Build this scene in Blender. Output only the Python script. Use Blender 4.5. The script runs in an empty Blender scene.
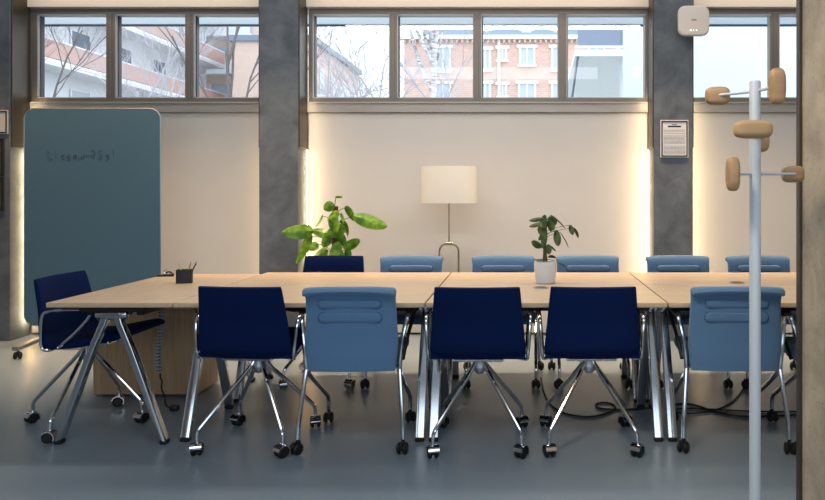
import bpy, bmesh, math, random
from mathutils import Vector, Matrix
random.seed(7)
PI = math.pi
C = bpy.context.scene.collection
F, VX, VY, H = 695.0, 522.0, 190.0, 1.325      # focal length in px, vanishing point, eye height

def P(px, py, Y):                               # where a photo point stands at distance Y
    return Vector(((px-VX)*Y/F, Y, H-(py-VY)*Y/F))

# ------------------------------------------------------------------ materials
def lin(c):
    return tuple(((v/255)/12.92 if v/255 <= .04045 else ((v/255+.055)/1.055)**2.4) for v in c)+(1,)
def newmat(name):
    m = bpy.data.materials.new(name); m.use_nodes = True
    return m, m.node_tree.nodes, m.node_tree.links, m.node_tree.nodes['Principled BSDF']
def mat(name, rgb, rough=.5, metal=0, noise=None, bump=None, coat=0, emit=None, sheen=0, trans=0):
    """noise=(scale, strength, rgb2, (sx,sy,sz)); bump=(scale,strength)"""
    m, N, L, b = newmat(name)
    b.inputs['Base Color'].default_value = lin(rgb)
    b.inputs['Roughness'].default_value = rough
    b.inputs['Metallic'].default_value = metal
    if coat: b.inputs['Coat Weight'].default_value = coat
    if sheen:
        b.inputs['Sheen Weight'].default_value = sheen
    if emit:
        b.inputs['Emission Color'].default_value = lin(emit[0]); b.inputs['Emission Strength'].default_value = emit[1]
    tc = N.new('ShaderNodeTexCoord')
    if noise:
        sc, st, rgb2, sxyz = noise
        mp = N.new('ShaderNodeMapping'); mp.inputs['Scale'].default_value = sxyz
        L.new(tc.outputs['Object'], mp.inputs[0])
        n = N.new('ShaderNodeTexNoise'); n.inputs['Scale'].default_value = sc; n.inputs['Detail'].default_value = 6
        L.new(mp.outputs[0], n.inputs['Vector'])
        r = N.new('ShaderNodeValToRGB'); r.color_ramp.elements[0].position = .5-.5*st; r.color_ramp.elements[1].position = .5+.5*st
        r.color_ramp.elements[0].color = lin(rgb); r.color_ramp.elements[1].color = lin(rgb2)
        L.new(n.outputs['Fac'], r.inputs[0]); L.new(r.outputs[0], b.inputs['Base Color'])
    if bump:
        n2 = N.new('ShaderNodeTexNoise'); n2.inputs['Scale'].default_value = bump[0]; n2.inputs['Detail'].default_value = 4
        L.new(tc.outputs['Object'], n2.inputs['Vector'])
        bp = N.new('ShaderNodeBump'); bp.inputs['Strength'].default_value = bump[1]; bp.inputs['Distance'].default_value = .01
        L.new(n2.outputs['Fac'], bp.inputs['Height']); L.new(bp.outputs[0], b.inputs['Normal'])
    return m

M = {}
M['floor'] = mat('floor_resin', (115,128,139), .3, noise=(1.3,.9,(125,138,149),(1,1,1)), bump=(60,.02))
M['panel'] = mat('wall_panel_paint', (206,202,198), .75, noise=(3,.9,(200,196,192),(1,1,1)), bump=(90,.04))
M['wallp'] = mat('plain_wall_paint', (196,190,182), .8, bump=(80,.05))
M['ceil'] = mat('ceiling_paint', (205,203,200), .8)
def concrete(name, a, b_, pits=.25, rough=.75):
    m, N, L, b = newmat(name)
    tc = N.new('ShaderNodeTexCoord')
    n = N.new('ShaderNodeTexNoise'); n.inputs['Scale'].default_value = 4.5; n.inputs['Detail'].default_value = 9; n.inputs['Roughness'].default_value = .62; n.inputs['Distortion'].default_value = .5
    L.new(tc.outputs['Object'], n.inputs['Vector'])
    r = N.new('ShaderNodeValToRGB'); r.color_ramp.elements[0].position = .35; r.color_ramp.elements[1].position = .68
    r.color_ramp.elements[0].color = lin(a); r.color_ramp.elements[1].color = lin(b_)
    L.new(n.outputs['Fac'], r.inputs[0])
    v = N.new('ShaderNodeTexNoise'); v.inputs['Scale'].default_value = 75; v.inputs['Detail'].default_value = 2
    L.new(tc.outputs['Object'], v.inputs['Vector'])
    r2 = N.new('ShaderNodeValToRGB'); r2.color_ramp.elements[0].position = .27; r2.color_ramp.elements[1].position = .36
    r2.color_ramp.elements[0].color = (1-pits*2, 1-pits*2, 1-pits*2, 1)
    L.new(v.outputs['Fac'], r2.inputs[0])
    mx = N.new('ShaderNodeMix'); mx.data_type = 'RGBA'; mx.blend_type = 'MULTIPLY'; mx.inputs[0].default_value = 1
    L.new(r.outputs[0], mx.inputs[6]); L.new(r2.outputs[0], mx.inputs[7]); L.new(mx.outputs[2], b.inputs['Base Color'])
    bp = N.new('ShaderNodeBump'); bp.inputs['Strength'].default_value = .3; bp.inputs['Distance'].default_value = .006
    L.new(r2.outputs[0], bp.inputs['Height']); L.new(bp.outputs[0], b.inputs['Normal'])
    b.inputs['Roughness'].default_value = rough
    return m
M['concrete'] = concrete('pillar_concrete', (74,81,90), (103,110,118), .1)
M['concrete2'] = concrete('near_pillar_concrete', (150,140,124), (186,174,154), .22)
M['steel_dark'] = mat('dark_steel_profile', (92,84,74), .42, .6, noise=(5,.8,(70,64,56),(1,1,.3)))
M['frame'] = mat('window_frame_grey', (122,116,110), .45, .2)
M['frame_in'] = mat('window_gasket_dark', (28,36,48), .4)
M['frame_light'] = mat('window_reveal_light', (178,182,188), .45)
M['sill'] = mat('sill_metal', (176,171,165), .5, .2, noise=(6,.9,(152,148,143),(.4,1,2)))
def wood(name, a, b_, axis=0, scale=7, rough=.42):
    sc = [14,14,14]; sc[axis] = .9
    m, N, L, b = newmat(name)
    tc = N.new('ShaderNodeTexCoord'); mp = N.new('ShaderNodeMapping'); mp.inputs['Scale'].default_value = sc
    L.new(tc.outputs['Object'], mp.inputs[0])
    n = N.new('ShaderNodeTexNoise'); n.inputs['Scale'].default_value = scale; n.inputs['Detail'].default_value = 8; n.inputs['Distortion'].default_value = .4
    L.new(mp.outputs[0], n.inputs['Vector'])
    r = N.new('ShaderNodeValToRGB'); r.color_ramp.elements[0].position = .3; r.color_ramp.elements[1].position = .7
    r.color_ramp.elements[0].color = lin(a); r.color_ramp.elements[1].color = lin(b_)
    L.new(n.outputs['Fac'], r.inputs[0]); L.new(r.outputs[0], b.inputs['Base Color'])
    b.inputs['Roughness'].default_value = rough
    return m
M['oak'] = wood('table_oak_laminate', (196,168,136), (214,188,156))
M['oak_edge'] = wood('table_oak_edge', (158,136,110), (176,152,124))
M['oak_cab'] = wood('cabinet_oak', (166,134,100), (186,154,118), 2, 4)
M['peg_wood'] = wood('knob_wood', (138,104,70), (182,146,104), 0, 1.6, .45)
M['navy'] = mat('navy_fabric', (1,21,62), .9, noise=(160,.9,(3,26,72),(1,1,1)), bump=(420,.25))
M['blue'] = mat('blue_fabric', (80,114,148), .85, noise=(170,.9,(92,126,160),(1,1,1)), bump=(420,.22), sheen=.3)
M['seam'] = mat('blue_seam', (62,92,126), .9)
for k_ in ('navy','blue'): M[k_].node_tree.nodes['Principled BSDF'].inputs['Specular IOR Level'].default_value=.15
M['chrome'] = mat('chrome', (206,208,212), .1, 1)
M['alu'] = mat('polished_aluminium', (196,200,206), .14, 1)
M['alu_soft'] = mat('satin_aluminium', (160,160,160), .35, 1)
M['black'] = mat('black_plastic', (16,16,18), .45)
M['rubber'] = mat('black_rubber', (12,12,13), .6)
M['black_metal'] = mat('black_painted_metal', (20,20,22), .4, .3)
M['white_metal'] = mat('white_powder_coat', (176,184,192), .4)
M['device'] = mat('device_plastic', (192,186,180), .5)
M['shade'] = mat('lamp_shade_fabric', (226,222,212), .9, bump=(300,.1))
M['brass'] = mat('brushed_nickel', (150,140,120), .35, .9)
M['board'] = mat('blue_glass_board', (80,110,128), .3, coat=.2)
M['ink'] = mat('marker_ink', (34,48,62), .6)
M['paper'] = mat('paper_white', (214,214,216), .7)
M['print'] = mat('print_grey', (120,120,124), .7)
M['ceramic'] = mat('white_ceramic', (226,226,228), .35)
M['soil'] = mat('soil', (46,34,26), .95, bump=(60,.5))
M['stem'] = mat('woody_stem', (88,76,48), .8, bump=(60,.4))
M['pole_moss'] = mat('moss_pole', (78,58,40), .95, noise=(30,.9,(52,40,28),(1,1,1)), bump=(90,.8))
M['petiole'] = mat('green_petiole', (86,112,44), .6)
def leafmat(name, a, b_, vein=.35):
    m, N, L, b = newmat(name)
    tc = N.new('ShaderNodeTexCoord')
    n = N.new('ShaderNodeTexNoise'); n.inputs['Scale'].default_value = 22; n.inputs['Detail'].default_value = 5
    L.new(tc.outputs['Object'], n.inputs['Vector'])
    r = N.new('ShaderNodeValToRGB'); r.color_ramp.elements[0].position = .4; r.color_ramp.elements[1].position = .72
    r.color_ramp.elements[0].color = lin(a); r.color_ramp.elements[1].color = lin(b_)
    L.new(n.outputs['Fac'], r.inputs[0]); L.new(r.outputs[0], b.inputs['Base Color'])
    b.inputs['Roughness'].default_value = .38
    t = N.new('ShaderNodeBsdfTranslucent'); L.new(r.outputs[0], t.inputs[0])
    mx = N.new('ShaderNodeMixShader'); mx.inputs[0].default_value = vein
    L.new(b.outputs[0], mx.inputs[1]); L.new(t.outputs[0], mx.inputs[2])
    L.new(mx.outputs[0], N['Material Output'].inputs[0])
    return m
M['leaf'] = leafmat('pothos_leaf', (84,132,34), (150,186,66))
M['leaf2'] = leafmat('rubber_plant_leaf', (56,80,34), (116,134,62), .3)
M['led'] = mat('warm_led', (255,214,150), .5, emit=((255,205,135), 22))
M['led_white'] = mat('status_light', (255,255,255), .5, emit=((235,245,255), 3))
M['spine'] = mat('cable_spine_grey', (150,160,168), .4)
# window glass: mostly see-through with a Fresnel reflection
m, N, L, b = newmat('window_glass'); N.remove(b)
tr = N.new('ShaderNodeBsdfTransparent'); tr.inputs[0].default_value = (.97,.985,1,1)
gl = N.new('ShaderNodeBsdfGlossy'); gl.inputs['Roughness'].default_value = .02
fr = N.new('ShaderNodeFresnel'); fr.inputs[0].default_value = 1.45
mx = N.new('ShaderNodeMixShader'); L.new(fr.outputs[0], mx.inputs[0]); L.new(tr.outputs[0], mx.inputs[1]); L.new(gl.outputs[0], mx.inputs[2])
L.new(mx.outputs[0], N['Material Output'].inputs[0]); M['glass'] = m
# outside: wall and bark colours paled, a bright washed-out haze put into them
def brick(name, a, b_, mortar, scale=2.2):
    m, N, L, b = newmat(name)
    tc = N.new('ShaderNodeTexCoord'); mp = N.new('ShaderNodeMapping'); mp.inputs['Rotation'].default_value = (PI/2,0,0)
    L.new(tc.outputs['Object'], mp.inputs[0])
    br = N.new('ShaderNodeTexBrick'); br.inputs['Scale'].default_value = scale
    br.inputs['Color1'].default_value = lin(a); br.inputs['Color2'].default_value = lin(b_); br.inputs['Mortar'].default_value = lin(mortar)
    L.new(mp.outputs[0], br.inputs['Vector'])
    L.new(br.outputs['Color'], b.inputs['Base Color']); b.inputs['Roughness'].default_value = .9
    return m
M['brick'] = brick('red_brick', (196,160,148), (208,174,160), (212,202,196))
M['brick2'] = brick('pale_brick', (206,182,172), (214,192,180), (220,206,196), 3)
M['terra'] = mat('terracotta_render', (184,152,148), .9, noise=(2,.9,(196,168,162),(1,1,1)))
M['render_white'] = mat('white_render', (222,226,232), .9, noise=(.6,.8,(206,212,220),(1,1,1)))
M['render_bright'] = mat('bright_white_render', (206,216,224), .9)
M['slab'] = mat('balcony_slab', (224,228,232), .9)
M['zinc'] = mat('zinc_roof', (122,138,158), .6)
M['pane_out'] = mat('far_window_pane', (176,188,202), .2)
M['pane_dark'] = mat('far_window_dark', (96,112,132), .2)
M['trimw'] = mat('far_window_trim', (232,234,238), .8)
M['bark'] = mat('grey_bark', (118,112,112), .9, noise=(8,.8,(88,82,84),(1,1,1)))
M['birch'] = mat('birch_bark', (226,226,228), .85, noise=(7,.35,(120,118,122),(.6,.6,2.5)))
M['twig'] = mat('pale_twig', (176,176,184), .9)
M['ground'] = mat('ground_outside', (176,178,176), .95, noise=(1,.8,(160,164,158),(1,1,1)))

# ------------------------------------------------------------------ mesh builder
class MB:
    def __init__(s): s.v=[]; s.f=[]; s.m=[]; s.mats=[]
    def mi(s, m):
        if m not in s.mats: s.mats.append(m)
        return s.mats.index(m)
    def add(s, vs, fs, m, T=None):
        k=len(s.v); i=s.mi(m)
        s.v += [tuple(T@Vector(v)) if T else tuple(v) for v in vs]
        for f in fs: s.f.append([k+j for j in f]); s.m.append(i)
        return s
    def box(s, x0,x1,y0,y1,z0,z1, m, bev=0, T=None, seg=1):
        bm=bmesh.new(); bmesh.ops.create_cube(bm,size=1)
        for v in bm.verts: v.co=Vector(((x0+x1)/2+v.co.x*(x1-x0),(y0+y1)/2+v.co.y*(y1-y0),(z0+z1)/2+v.co.z*(z1-z0)))
        if bev: bmesh.ops.bevel(bm, geom=bm.edges[:], offset=bev, segments=seg, affect='EDGES', profile=.5)
        bm.verts.index_update()
        s.add([v.co[:] for v in bm.verts], [[v.index for v in f.verts] for f in bm.faces], m, T); bm.free(); return s
    def loft(s, rings, m, cap=True, closed=False, T=None):
        n=len(rings[0]); vs=[p for r in rings for p in r]; fs=[]
        R=len(rings)
        for i in range(R if closed else R-1):
            for j in range(n):
                a=i*n+j; b=i*n+(j+1)%n; c=((i+1)%R)*n+(j+1)%n; d=((i+1)%R)*n+j
                fs.append([a,b,c,d])
        if cap and not closed: fs.append(list(range(n))[::-1]); fs.append([(R-1)*n+j for j in range(n)])
        return s.add(vs,fs,m,T)
    def tube(s, pts, r, m, n=10, cap=True, smooth=0, T=None):
        pts=[Vector(p) for p in pts]
        rs=list(r) if isinstance(r,(list,tuple)) else [r]*len(pts)
        if smooth:                                   # round the corners by chaikin cutting
            for _ in range(smooth):
                q=[pts[0]]; qr=[rs[0]]
                for i in range(len(pts)-1):
                    q+= [pts[i].lerp(pts[i+1],.25), pts[i].lerp(pts[i+1],.75)]
                    qr+= [rs[i]*.75+rs[i+1]*.25, rs[i]*.25+rs[i+1]*.75]
                q.append(pts[-1]); qr.append(rs[-1]); pts,rs=q,qr
        rings=[]; up=None
        for i,p in enumerate(pts):
            d=(pts[min(i+1,len(pts)-1)]-pts[max(i-1,0)])
            if d.length<1e-9: d=Vector((0,0,1))
            d.normalize()
            if up is None:
                up=Vector((0,0,1)) if abs(d.z)<.9 else Vector((1,0,0))
            a=d.cross(up)
            if a.length<1e-6: a=d.orthogonal()
            a.normalize(); b2=a.cross(d).normalized(); up=b2
            rings.append([p+a*math.cos(t)*rs[i]+b2*math.sin(t)*rs[i] for t in [2*PI*k/n for k in range(n)]])
        return s.loft(rings,m,cap,T=T)
    def lathe(s, prof, m, n=28, T=None):
        rings=[[(r*math.cos(2*PI*k/n), r*math.sin(2*PI*k/n), z) for k in range(n)] for r,z in prof]
        return s.loft(rings,m,True,T=T)
    def disc(s, c, axis, r, h, m, n=18, bev=0, T=None):
        ax=Vector(axis).normalized(); q=ax.to_track_quat('Z','Y').to_matrix().to_4x4()
        Tm=Matrix.Translation(Vector(c))@q
        if T: Tm=T@Tm
        b_=bev
        prof=[(r-b_,-h/2),(r,-h/2+b_),(r,h/2-b_),(r-b_,h/2)] if b_ else [(r,-h/2),(r,h/2)]
        return s.lathe(prof,m,n,Tm)
    def build(s, name, parent=None, ang=35, loc=None):
        me=bpy.data.meshes.new(name); me.from_pydata(s.v,[],s.f)
        for m in s.mats: me.materials.append(M[m])
        me.polygons.foreach_set('material_index', s.m)
        bm=bmesh.new(); bm.from_mesh(me); bmesh.ops.recalc_face_normals(bm,faces=bm.faces[:]); bm.to_mesh(me); bm.free()
        me.polygons.foreach_set('use_smooth',[True]*len(me.polygons))
        me.set_sharp_from_angle(angle=math.radians(ang)); me.update()
        o=bpy.data.objects.new(name,me); C.objects.link(o)
        if parent: o.parent=parent
        if loc: o.location=loc
        return o
def tag(o,label,cat,group=None,kind=None):
    o['label']=label; o['category']=cat
    if group: o['group']=group
    if kind: o['kind']=kind
    return o
def root(name,loc,rz=0,label=None,cat=None,group=None):
    o=bpy.data.objects.new(name,None); C.objects.link(o); o.empty_display_size=.1
    o.location=loc; o.rotation_euler=(0,0,rz)
    if label: tag(o,label,cat,group)
    return o
def struct(name,mb,ang=35):
    o=mb.build(name,ang=ang); o['kind']='structure'; return o
def copy_tree(o,parent=None):
    c=o.copy(); C.objects.link(c)
    if parent: c.parent=parent
    for ch in [x for x in bpy.data.objects if x.parent==o]: copy_tree(ch,c)
    return c
def rrect(w,h,n=4,r=None):                       # rounded rectangle outline, centred
    r=min(w,h)*.49 if r is None else r; o=[]
    for cx,cy,a0 in ((w/2-r,h/2-r,0),(-w/2+r,h/2-r,90),(-w/2+r,-h/2+r,180),(w/2-r,-h/2+r,270)):
        for k in range(n+1):
            a=math.radians(a0+90*k/n); o.append((cx+r*math.cos(a),cy+r*math.sin(a)))
    return o
def interp(prof,n):                              # catmull-rom through (y,z,w,t) rows
    out=[]
    for i in range(len(prof)-1):
        p0=prof[max(i-1,0)];p1=prof[i];p2=prof[i+1];p3=prof[min(i+2,len(prof)-1)]
        for k in range(n):
            t=k/n
            out.append([.5*((2*b)+(-a+c)*t+(2*a-5*b+4*c-d)*t*t+(-a+3*b-3*c+d)*t**3) for a,b,c,d in zip(p0,p1,p2,p3)])
    out.append(list(prof[-1])); return out
def pad(mb,prof,m,bow=0,n=5,across=14,dome=0):
    """upholstered pad swept along a side profile: rows (y,z,width,thickness)"""
    pr=interp(prof,n); rings=[]
    for i,(y,z,w,t) in enumerate(pr):
        a=pr[max(i-1,0)]; b=pr[min(i+1,len(pr)-1)]
        d=Vector((0,b[0]-a[0],b[1]-a[1])).normalized(); nrm=Vector((0,-d.z,d.y))
        ring=[]; rr=t*.48; ns=across
        for k in range(ns+1): ring.append((-w/2+rr+(w-2*rr)*k/ns, t/2))
        for k in range(1,5): q=PI/2-PI*k/5; ring.append((w/2-rr+rr*math.cos(q), t/2*math.sin(q)))
        for k in range(ns+1): ring.append((w/2-rr-(w-2*rr)*k/ns, -t/2))
        for k in range(1,5): q=-PI/2-PI*k/5; ring.append((-w/2+rr+rr*math.cos(q), t/2*math.sin(q)))
        fade=max(0,1-i/(len(pr)*.45))
        rings.append([Vector((x,y+bow*x*x,z-dome*fade*abs(2*x/w)**3.2))+nrm*h for x,h in ring])
    # round the two ends
    def endcap(r0,r1):
        c=sum(r0,Vector())/len(r0); d=(r0[0]-r1[0]).normalized()
        t=prof[0][3]*.35
        return [c+(p-c)*Vector((.985,.985,.985)).x+d*t*.5 for p in r0]
    def shrink(r0,dirv,f,off):
        # pull the two faces together at the end
        n_=len(r0); out=[]
        for j in range(n_):
            p=r0[j]; q=r0[(3*len(r0)//2-1-j- (across+1)//1 + (across+1)) % n_]
            out.append(p)
        return out
    mb.loft(rings,m); return rings

# ------------------------------------------------------------------ room
D=6.36
struct('floor', MB().box(-6,5,-3,6.6,-.12,0,'floor'))
struct('ceiling', MB().box(-6,5,-3,6.6,3.32,3.42,'ceil'))
struct('wall_left', MB().box(-6.12,-6,-3,6.6,0,3.32,'wallp'))
struct('wall_right', MB().box(5,5.12,-3,6.6,0,3.32,'wallp'))
struct('wall_front', MB().box(-6.12,5.12,-3.12,-3,0,3.32,'wallp'))
zs=P(0,113,D).z; zt=P(0,102,D).z; zw1=P(0,8.5,D).z
w=MB(); w.box(-6,5,6.44,6.6,0,zt,'panel'); w.box(-6,5,6.3,6.6,zw1,3.32,'panel'); struct('wall_back',w)
# pillars : (left px, right px) at front face 6.1
cols=[(-4.86,-4.495),((259-VX)*6.1/F,(298-VX)*6.1/F),((654-VX)*6.1/F,(693-VX)*6.1/F),(4.0,4.35)]
names=['wall_pillar_left','wall_pillar_middle','wall_pillar_right','wall_pillar_far_right']
# boarded wall panels in front of the back wall, between the pillars
for i,(a,b_) in enumerate(zip(cols[:-1],cols[1:])):
    struct('wall_panel_%s'%['left','middle','right'][i], MB().box(a[1]+.012,b_[0]-.012,D,D+.05,.02,zs,'panel',.002))
    # sill
    s_=MB(); s_.box(a[1]+.01,b_[0]-.01,D-.03,6.46,zs+.003,zt-.004,'sill',.003); s_.box(a[1]+.03,b_[0]-.03,D-.045,D-.03,zt-.018,zt-.003,'sill',.002)
    struct('trim_%d'%(i+1), s_)
for i,(a,b_) in enumerate(cols):
    o=struct(names[i], MB().box(a,b_,6.1,6.345,0,3.32,'concrete',.004))
k=4
for i,(a,b_) in enumerate(cols):                # dark steel profiles covering the upper flank of each pillar
    for side in (1,-1):
        x=b_ if side>0 else a
        x0,x1=(x+.001,x+.010) if side>0 else (x-.010,x-.001)
        q=MB(); q.box(x0,x1,6.115,6.345,1.70,3.3,'steel_dark',.002)
        
        struct('trim_%d'%k,q); k+=1
        if i==3 or (i==0 and side<0): continue
        e=MB(); xx=x+side*.008; e.box(xx-.003,xx+.003,6.334,6.340,.12,1.69,'led')
        e.box(xx-.006,xx+.006,6.341,6.345,.1,1.695,'alu_soft')
        tag(e.build('led_strip'), ['','warm vertical light strip beside the %s pillar, %s side'%(['left edge','middle','right','hidden far right'][i],'right' if side>0 else 'left')][1],'light strip','light strips behind the pillars')
# windows
def window(nm,x0,x1,pans):
    r=root(nm,(0,0,0)); r['kind']='structure'
    z0,z1=zt,zw1; y0,y1=6.37,6.45
    f=MB(); px=lambda p:(p-VX)*6.37/F
    gz0=P(0,98,6.37).z; gz1=P(0,14,6.37).z
    f.box(x0,x1,y0,y1,z0,gz0,'frame',.003); f.box(x0,x1,y0,y1,gz1,z1,'frame',.003)
    xs=[x0]+[px(v) for p in pans for v in p]+[x1]
    for j in range(0,len(xs),2):
        f.box(xs[j],xs[j+1],y0,y1,gz0,gz1,'frame',.002)
        f.box((xs[j]+xs[j+1])/2-.012,(xs[j]+xs[j+1])/2+.012,y0-.008,y0,gz0-.02,gz1+.01,'frame',.002)
    f.build('window_frame',r)
    for p in pans:
        a,b_=px(p[0]),px(p[1]); g=MB()
        g.box(a,a+.009,y0+.004,y1,gz0,gz1,'frame_light'); g.box(a+.009,a+.016,y0+.03,y1,gz0,gz1,'frame_in')
        g.box(a,b_,y0+.004,y1,gz1-.012,gz1,'frame_light'); g.box(b_-.008,b_,y0+.02,y1,gz0,gz1,'frame_light'); g.box(a,b_,y0+.004,y1,gz0,gz0+.008,'frame_light')
        fr_=g.build('sash',r)
        MB().box(a+.005,b_-.005,6.425,6.431,gz0,gz1,'glass').build('glass_pane',fr_)
window('window_1',(24-VX)*6.37/F,cols[1][0]+.06,[(37,106),(115,185),(193.5,262)])
window('window_2',cols[1][1]+.01,cols[2][0]-.0,[(312.5,389.5),(397,473.5),(481,558.5),(566.5,645.5)])
window('window_3',cols[2][1]-.04,cols[3][0],[(688,771),(779,856),(864,940)])
# right foreground pillar
struct('wall_pillar_near', MB().box(1.15,1.6,2.25,2.87,0,3.32,'concrete2',.006))
struct('trim_20', MB().box(1.138,1.15,2.85,2.885,0,3.32,'steel_dark',.001))

# outside blind casing above the windows
m_,N,L,b=newmat('blind_fabric'); b.inputs['Base Color'].default_value=lin((222,228,232)); t_=N.new('ShaderNodeBsdfTranslucent'); t_.inputs[0].default_value=lin((226,232,236))
mx=N.new('ShaderNodeMixShader'); mx.inputs[0].default_value=.85; L.new(b.outputs[0],mx.inputs[1]); L.new(t_.outputs[0],mx.inputs[2]); L.new(mx.outputs[0],N['Material Output'].inputs[0]); M['blind']=m_
struct('trim_21', MB().box(-5.2,4.6,6.72,6.723,P(0,24.5,6.72).z,3.4,'blind').box(-5.2,4.6,6.71,6.733,P(0,26,6.7).z,P(0,24,6.7).z,'pane_dark'))

# ------------------------------------------------------------------ tables
ZT=.74
def make_table(name,label):
    """local: length along X (1.255), depth .70 along Y, origin at floor centre"""
    r=root(name,(0,0,0),0,label,'table','meeting tables pushed together')
    return r
def table(x0,x1,y0,y1,rot,label):
    cx,cy=(x0+x1)/2,(y0+y1)/2
    Lx,Ly=((x1-x0),(y1-y0)) if not rot else ((y1-y0),(x1-x0))
    r=root('meeting_table',(cx,cy,0),PI/2 if rot else 0,label,'table','meeting tables pushed together')
    t=MB(); t.box(-Lx/2+.002,Lx/2-.002,-Ly/2+.002,Ly/2-.002,ZT-.022,ZT,'oak',.002)
    t.box(-Lx/2+.004,Lx/2-.004,-Ly/2+.004,Ly/2-.004,ZT-.026,ZT-.0215,'oak_edge',.001)
    t.build('tabletop',r)
    bm_=MB()
    for yy in (-.13,.13): bm_.box(-Lx/2+.06,Lx/2-.06,yy-.02,yy+.02,ZT-.075,ZT-.028,'black_metal',.004)
    bm_.box(-Lx/2+.16,Lx/2-.16,-.10,.10,ZT-.05,ZT-.028,'black_metal',.003)
    bm_.build('support_beam',r)
    for sx in (-1,1):
        X=sx*(Lx/2-.034)
        b_=MB(); b_.box(X-.024,X+.024,-.16,.16,ZT-.05,ZT-.028,'black_metal',.004)
        b_.tube([(X,-.05,ZT-.07),(X,.05,ZT-.07)],.026,'alu',14)
        b_.box(X-.02,X+.02,-.085,.085,ZT-.085,ZT-.05,'alu',.012,seg=3)
        b_.build('leg_bracket',r)
        for sy in (-1,1):
            l=MB(); rings=[]
            path=[(.026,ZT-.055,.038,.036),(.042,ZT-.11,.040,.036),(.098,.50,.046,.038),(.186,.26,.049,.038),(.272,.022,.048,.034)]
            for i,(yy,z,w_,d_) in enumerate(path):
                rings.append([Vector((X+u,sy*(yy)+v*1.06*sy,z+ (-v*.38 if i>1 else 0))) for u,v in rrect(w_,d_,3,.006)])
            l.loft(rings,'alu'); lg=l.build('leg',r)
            ft=MB(); ft.box(X-.024,X+.024,sy*.274-.018,sy*.274+.018,0,.024,'rubber',.005); ft.build('foot',lg)
    return r
T=[((-2.47,-1.815,3.6,4.84),1,'pale oak meeting table turned endways at the left end, pencil holder on it'),
   ((-1.81,-.505,3.6,4.285),0,'front row oak table second from left, behind leftmost navy chair'),
   ((-.50,.755,3.6,4.285),0,'front row oak table in the middle behind the two neighbouring navy chairs'),
   ((.76,2.015,3.6,4.285),0,'front row oak table at the right end, behind the coat stand'),
   ((-1.81,-.505,4.29,4.94),0,'back row oak table in front of the far navy chair'),
   ((-.50,.755,4.29,4.94),0,'back row oak table carrying the white plant pot'),
   ((.76,2.015,4.29,4.94),0,'back row oak table at the right end, nearest the right pillar')]
for a,rot,lab in T: table(*a,rot,lab)

# cable grommets set in the tops
def grommet(px,py,label):
    p=P(px,py,3.0); Y=(H-ZT)*F/(py-VY); X=(px-VX)*Y/F
    r=root('cable_grommet',(X,Y,ZT),0,label,'cable grommet','round cable grommets in the tabletops')
    MB().lathe([(.045,0),(.045,.003),(.038,.006),(.03,.004)],'alu_soft',28).build('ring',r)
    MB().lathe([(.03,.001),(.03,.0045),(.005,.005)],'black_metal',24).build('cover',r)
grommet(541,288,'silver round cable grommet just in front of the white plant pot')
grommet(737,283,'silver round cable grommet behind the right hand blue chair')

# ------------------------------------------------------------------ chairs
def caster(parent,x,y,ang,hood):
    """twin wheel castor under the point x,y"""
    mb=MB(); T=Matrix.Translation((x,y,0))@Matrix.Rotation(ang,4,'Z')
    R=.029
    for s in (-1,1): mb.disc((s*.016,-.008,R),(1,0,0),R,.017,'rubber',22,.005,T)
    for s in (-1,1): mb.disc((s*.0255,-.008,R),(1,0,0),R*.62,.004,'black',16,0,T)
    mb.box(-.007,.007,-.03,.018,.02,.062,'black',.003,T)
    if hood:
        rings=[]
        for k in range(9):
            a=math.radians(-28+k*24); ca,sa=math.cos(a),math.sin(a)
            rings.append([Vector((u,-.008+ca*(R+.004+v),R+sa*(R+.004+v))) for u,v in ((-.027,-.003),(.027,-.003),(.027,.003),(-.027,.003))])
        mb.loft(rings,'chrome',T=T)
    mb.tube([(0,0,.055),(0,0,.078)],.009,'chrome' if hood else 'black',12,T=T)
    return mb.build('caster',parent)

def make_navy(label):
    r=root('office_chair',(0,0,0),0,label,'chair','navy office chairs')
    b_=MB()
    pad(b_,[(-.248,.842,.424,.018),(-.240,.81,.432,.030),(-.226,.74,.445,.032),(-.212,.66,.460,.032),(-.206,.58,.475,.034),(-.196,.525,.484,.036),(-.165,.492,.480,.038)],'navy',.55)
    b_.build('backrest',r)
    s=MB()
    pad(s,[(-.165,.492,.480,.038),(-.12,.486,.475,.040),(-.02,.492,.47,.042),(.08,.508,.46,.042),(.16,.526,.45,.040),(.225,.538,.44,.036),(.26,.534,.43,.02)],'navy',.0)
    s.build('seat',r)
    for sx in (-1,1):
        a=MB(); x=sx*.246
        a.tube([(sx*.20,-.12,.470),(x,-.13,.463),(x*1.02,-.165,.480),(x*1.06,-.155,.60),(x*1.08,-.145,.665),(x*1.08,-.11,.684),(x*1.08,.09,.690),(x*1.06,.12,.67),(x*1.02,.03,.57),(x,-.08,.478),(sx*.19,-.10,.468)],.0085,'chrome',10,smooth=2)
        a.build('armrest',r)
    rl=MB()
    rl.tube([(-.125,-.14,.462),(.125,-.14,.462)],.009,'chrome',10)
    rl.tube([(-.125,-.14,.462),(-.125,.12,.482)],.008,'chrome',8); rl.tube([(.125,-.14,.462),(.125,.12,.482)],.008,'chrome',8)
    rl.box(-.10,.10,-.09,.09,.455,.472,'alu',.004); rl.build('seat_bracket',r)
    h=MB().lathe([(.02,.36),(.033,.375),(.036,.40),(.034,.43),(.036,.435),(.036,.457),(.02,.458)],'chrome',24).build('hub',r)
    for k in range(4):
        an=math.radians(45+90*k); c,s_=math.cos(an),math.sin(an); l=MB()
        l.tube([(c*.022,s_*.022,.45),(c*.028,s_*.028,.42),(c*.055,s_*.055,.385),(c*.285,s_*.285,.145),(c*.31,s_*.31,.115),(c*.312,s_*.312,.072)],[.010,.011,.011,.011,.010,.009],'chrome',10,smooth=2)
        lg=l.build('leg',r); caster(lg,c*.312,s_*.312,(.45,-.35,.3,-.6)[k],True)
    return r
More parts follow.
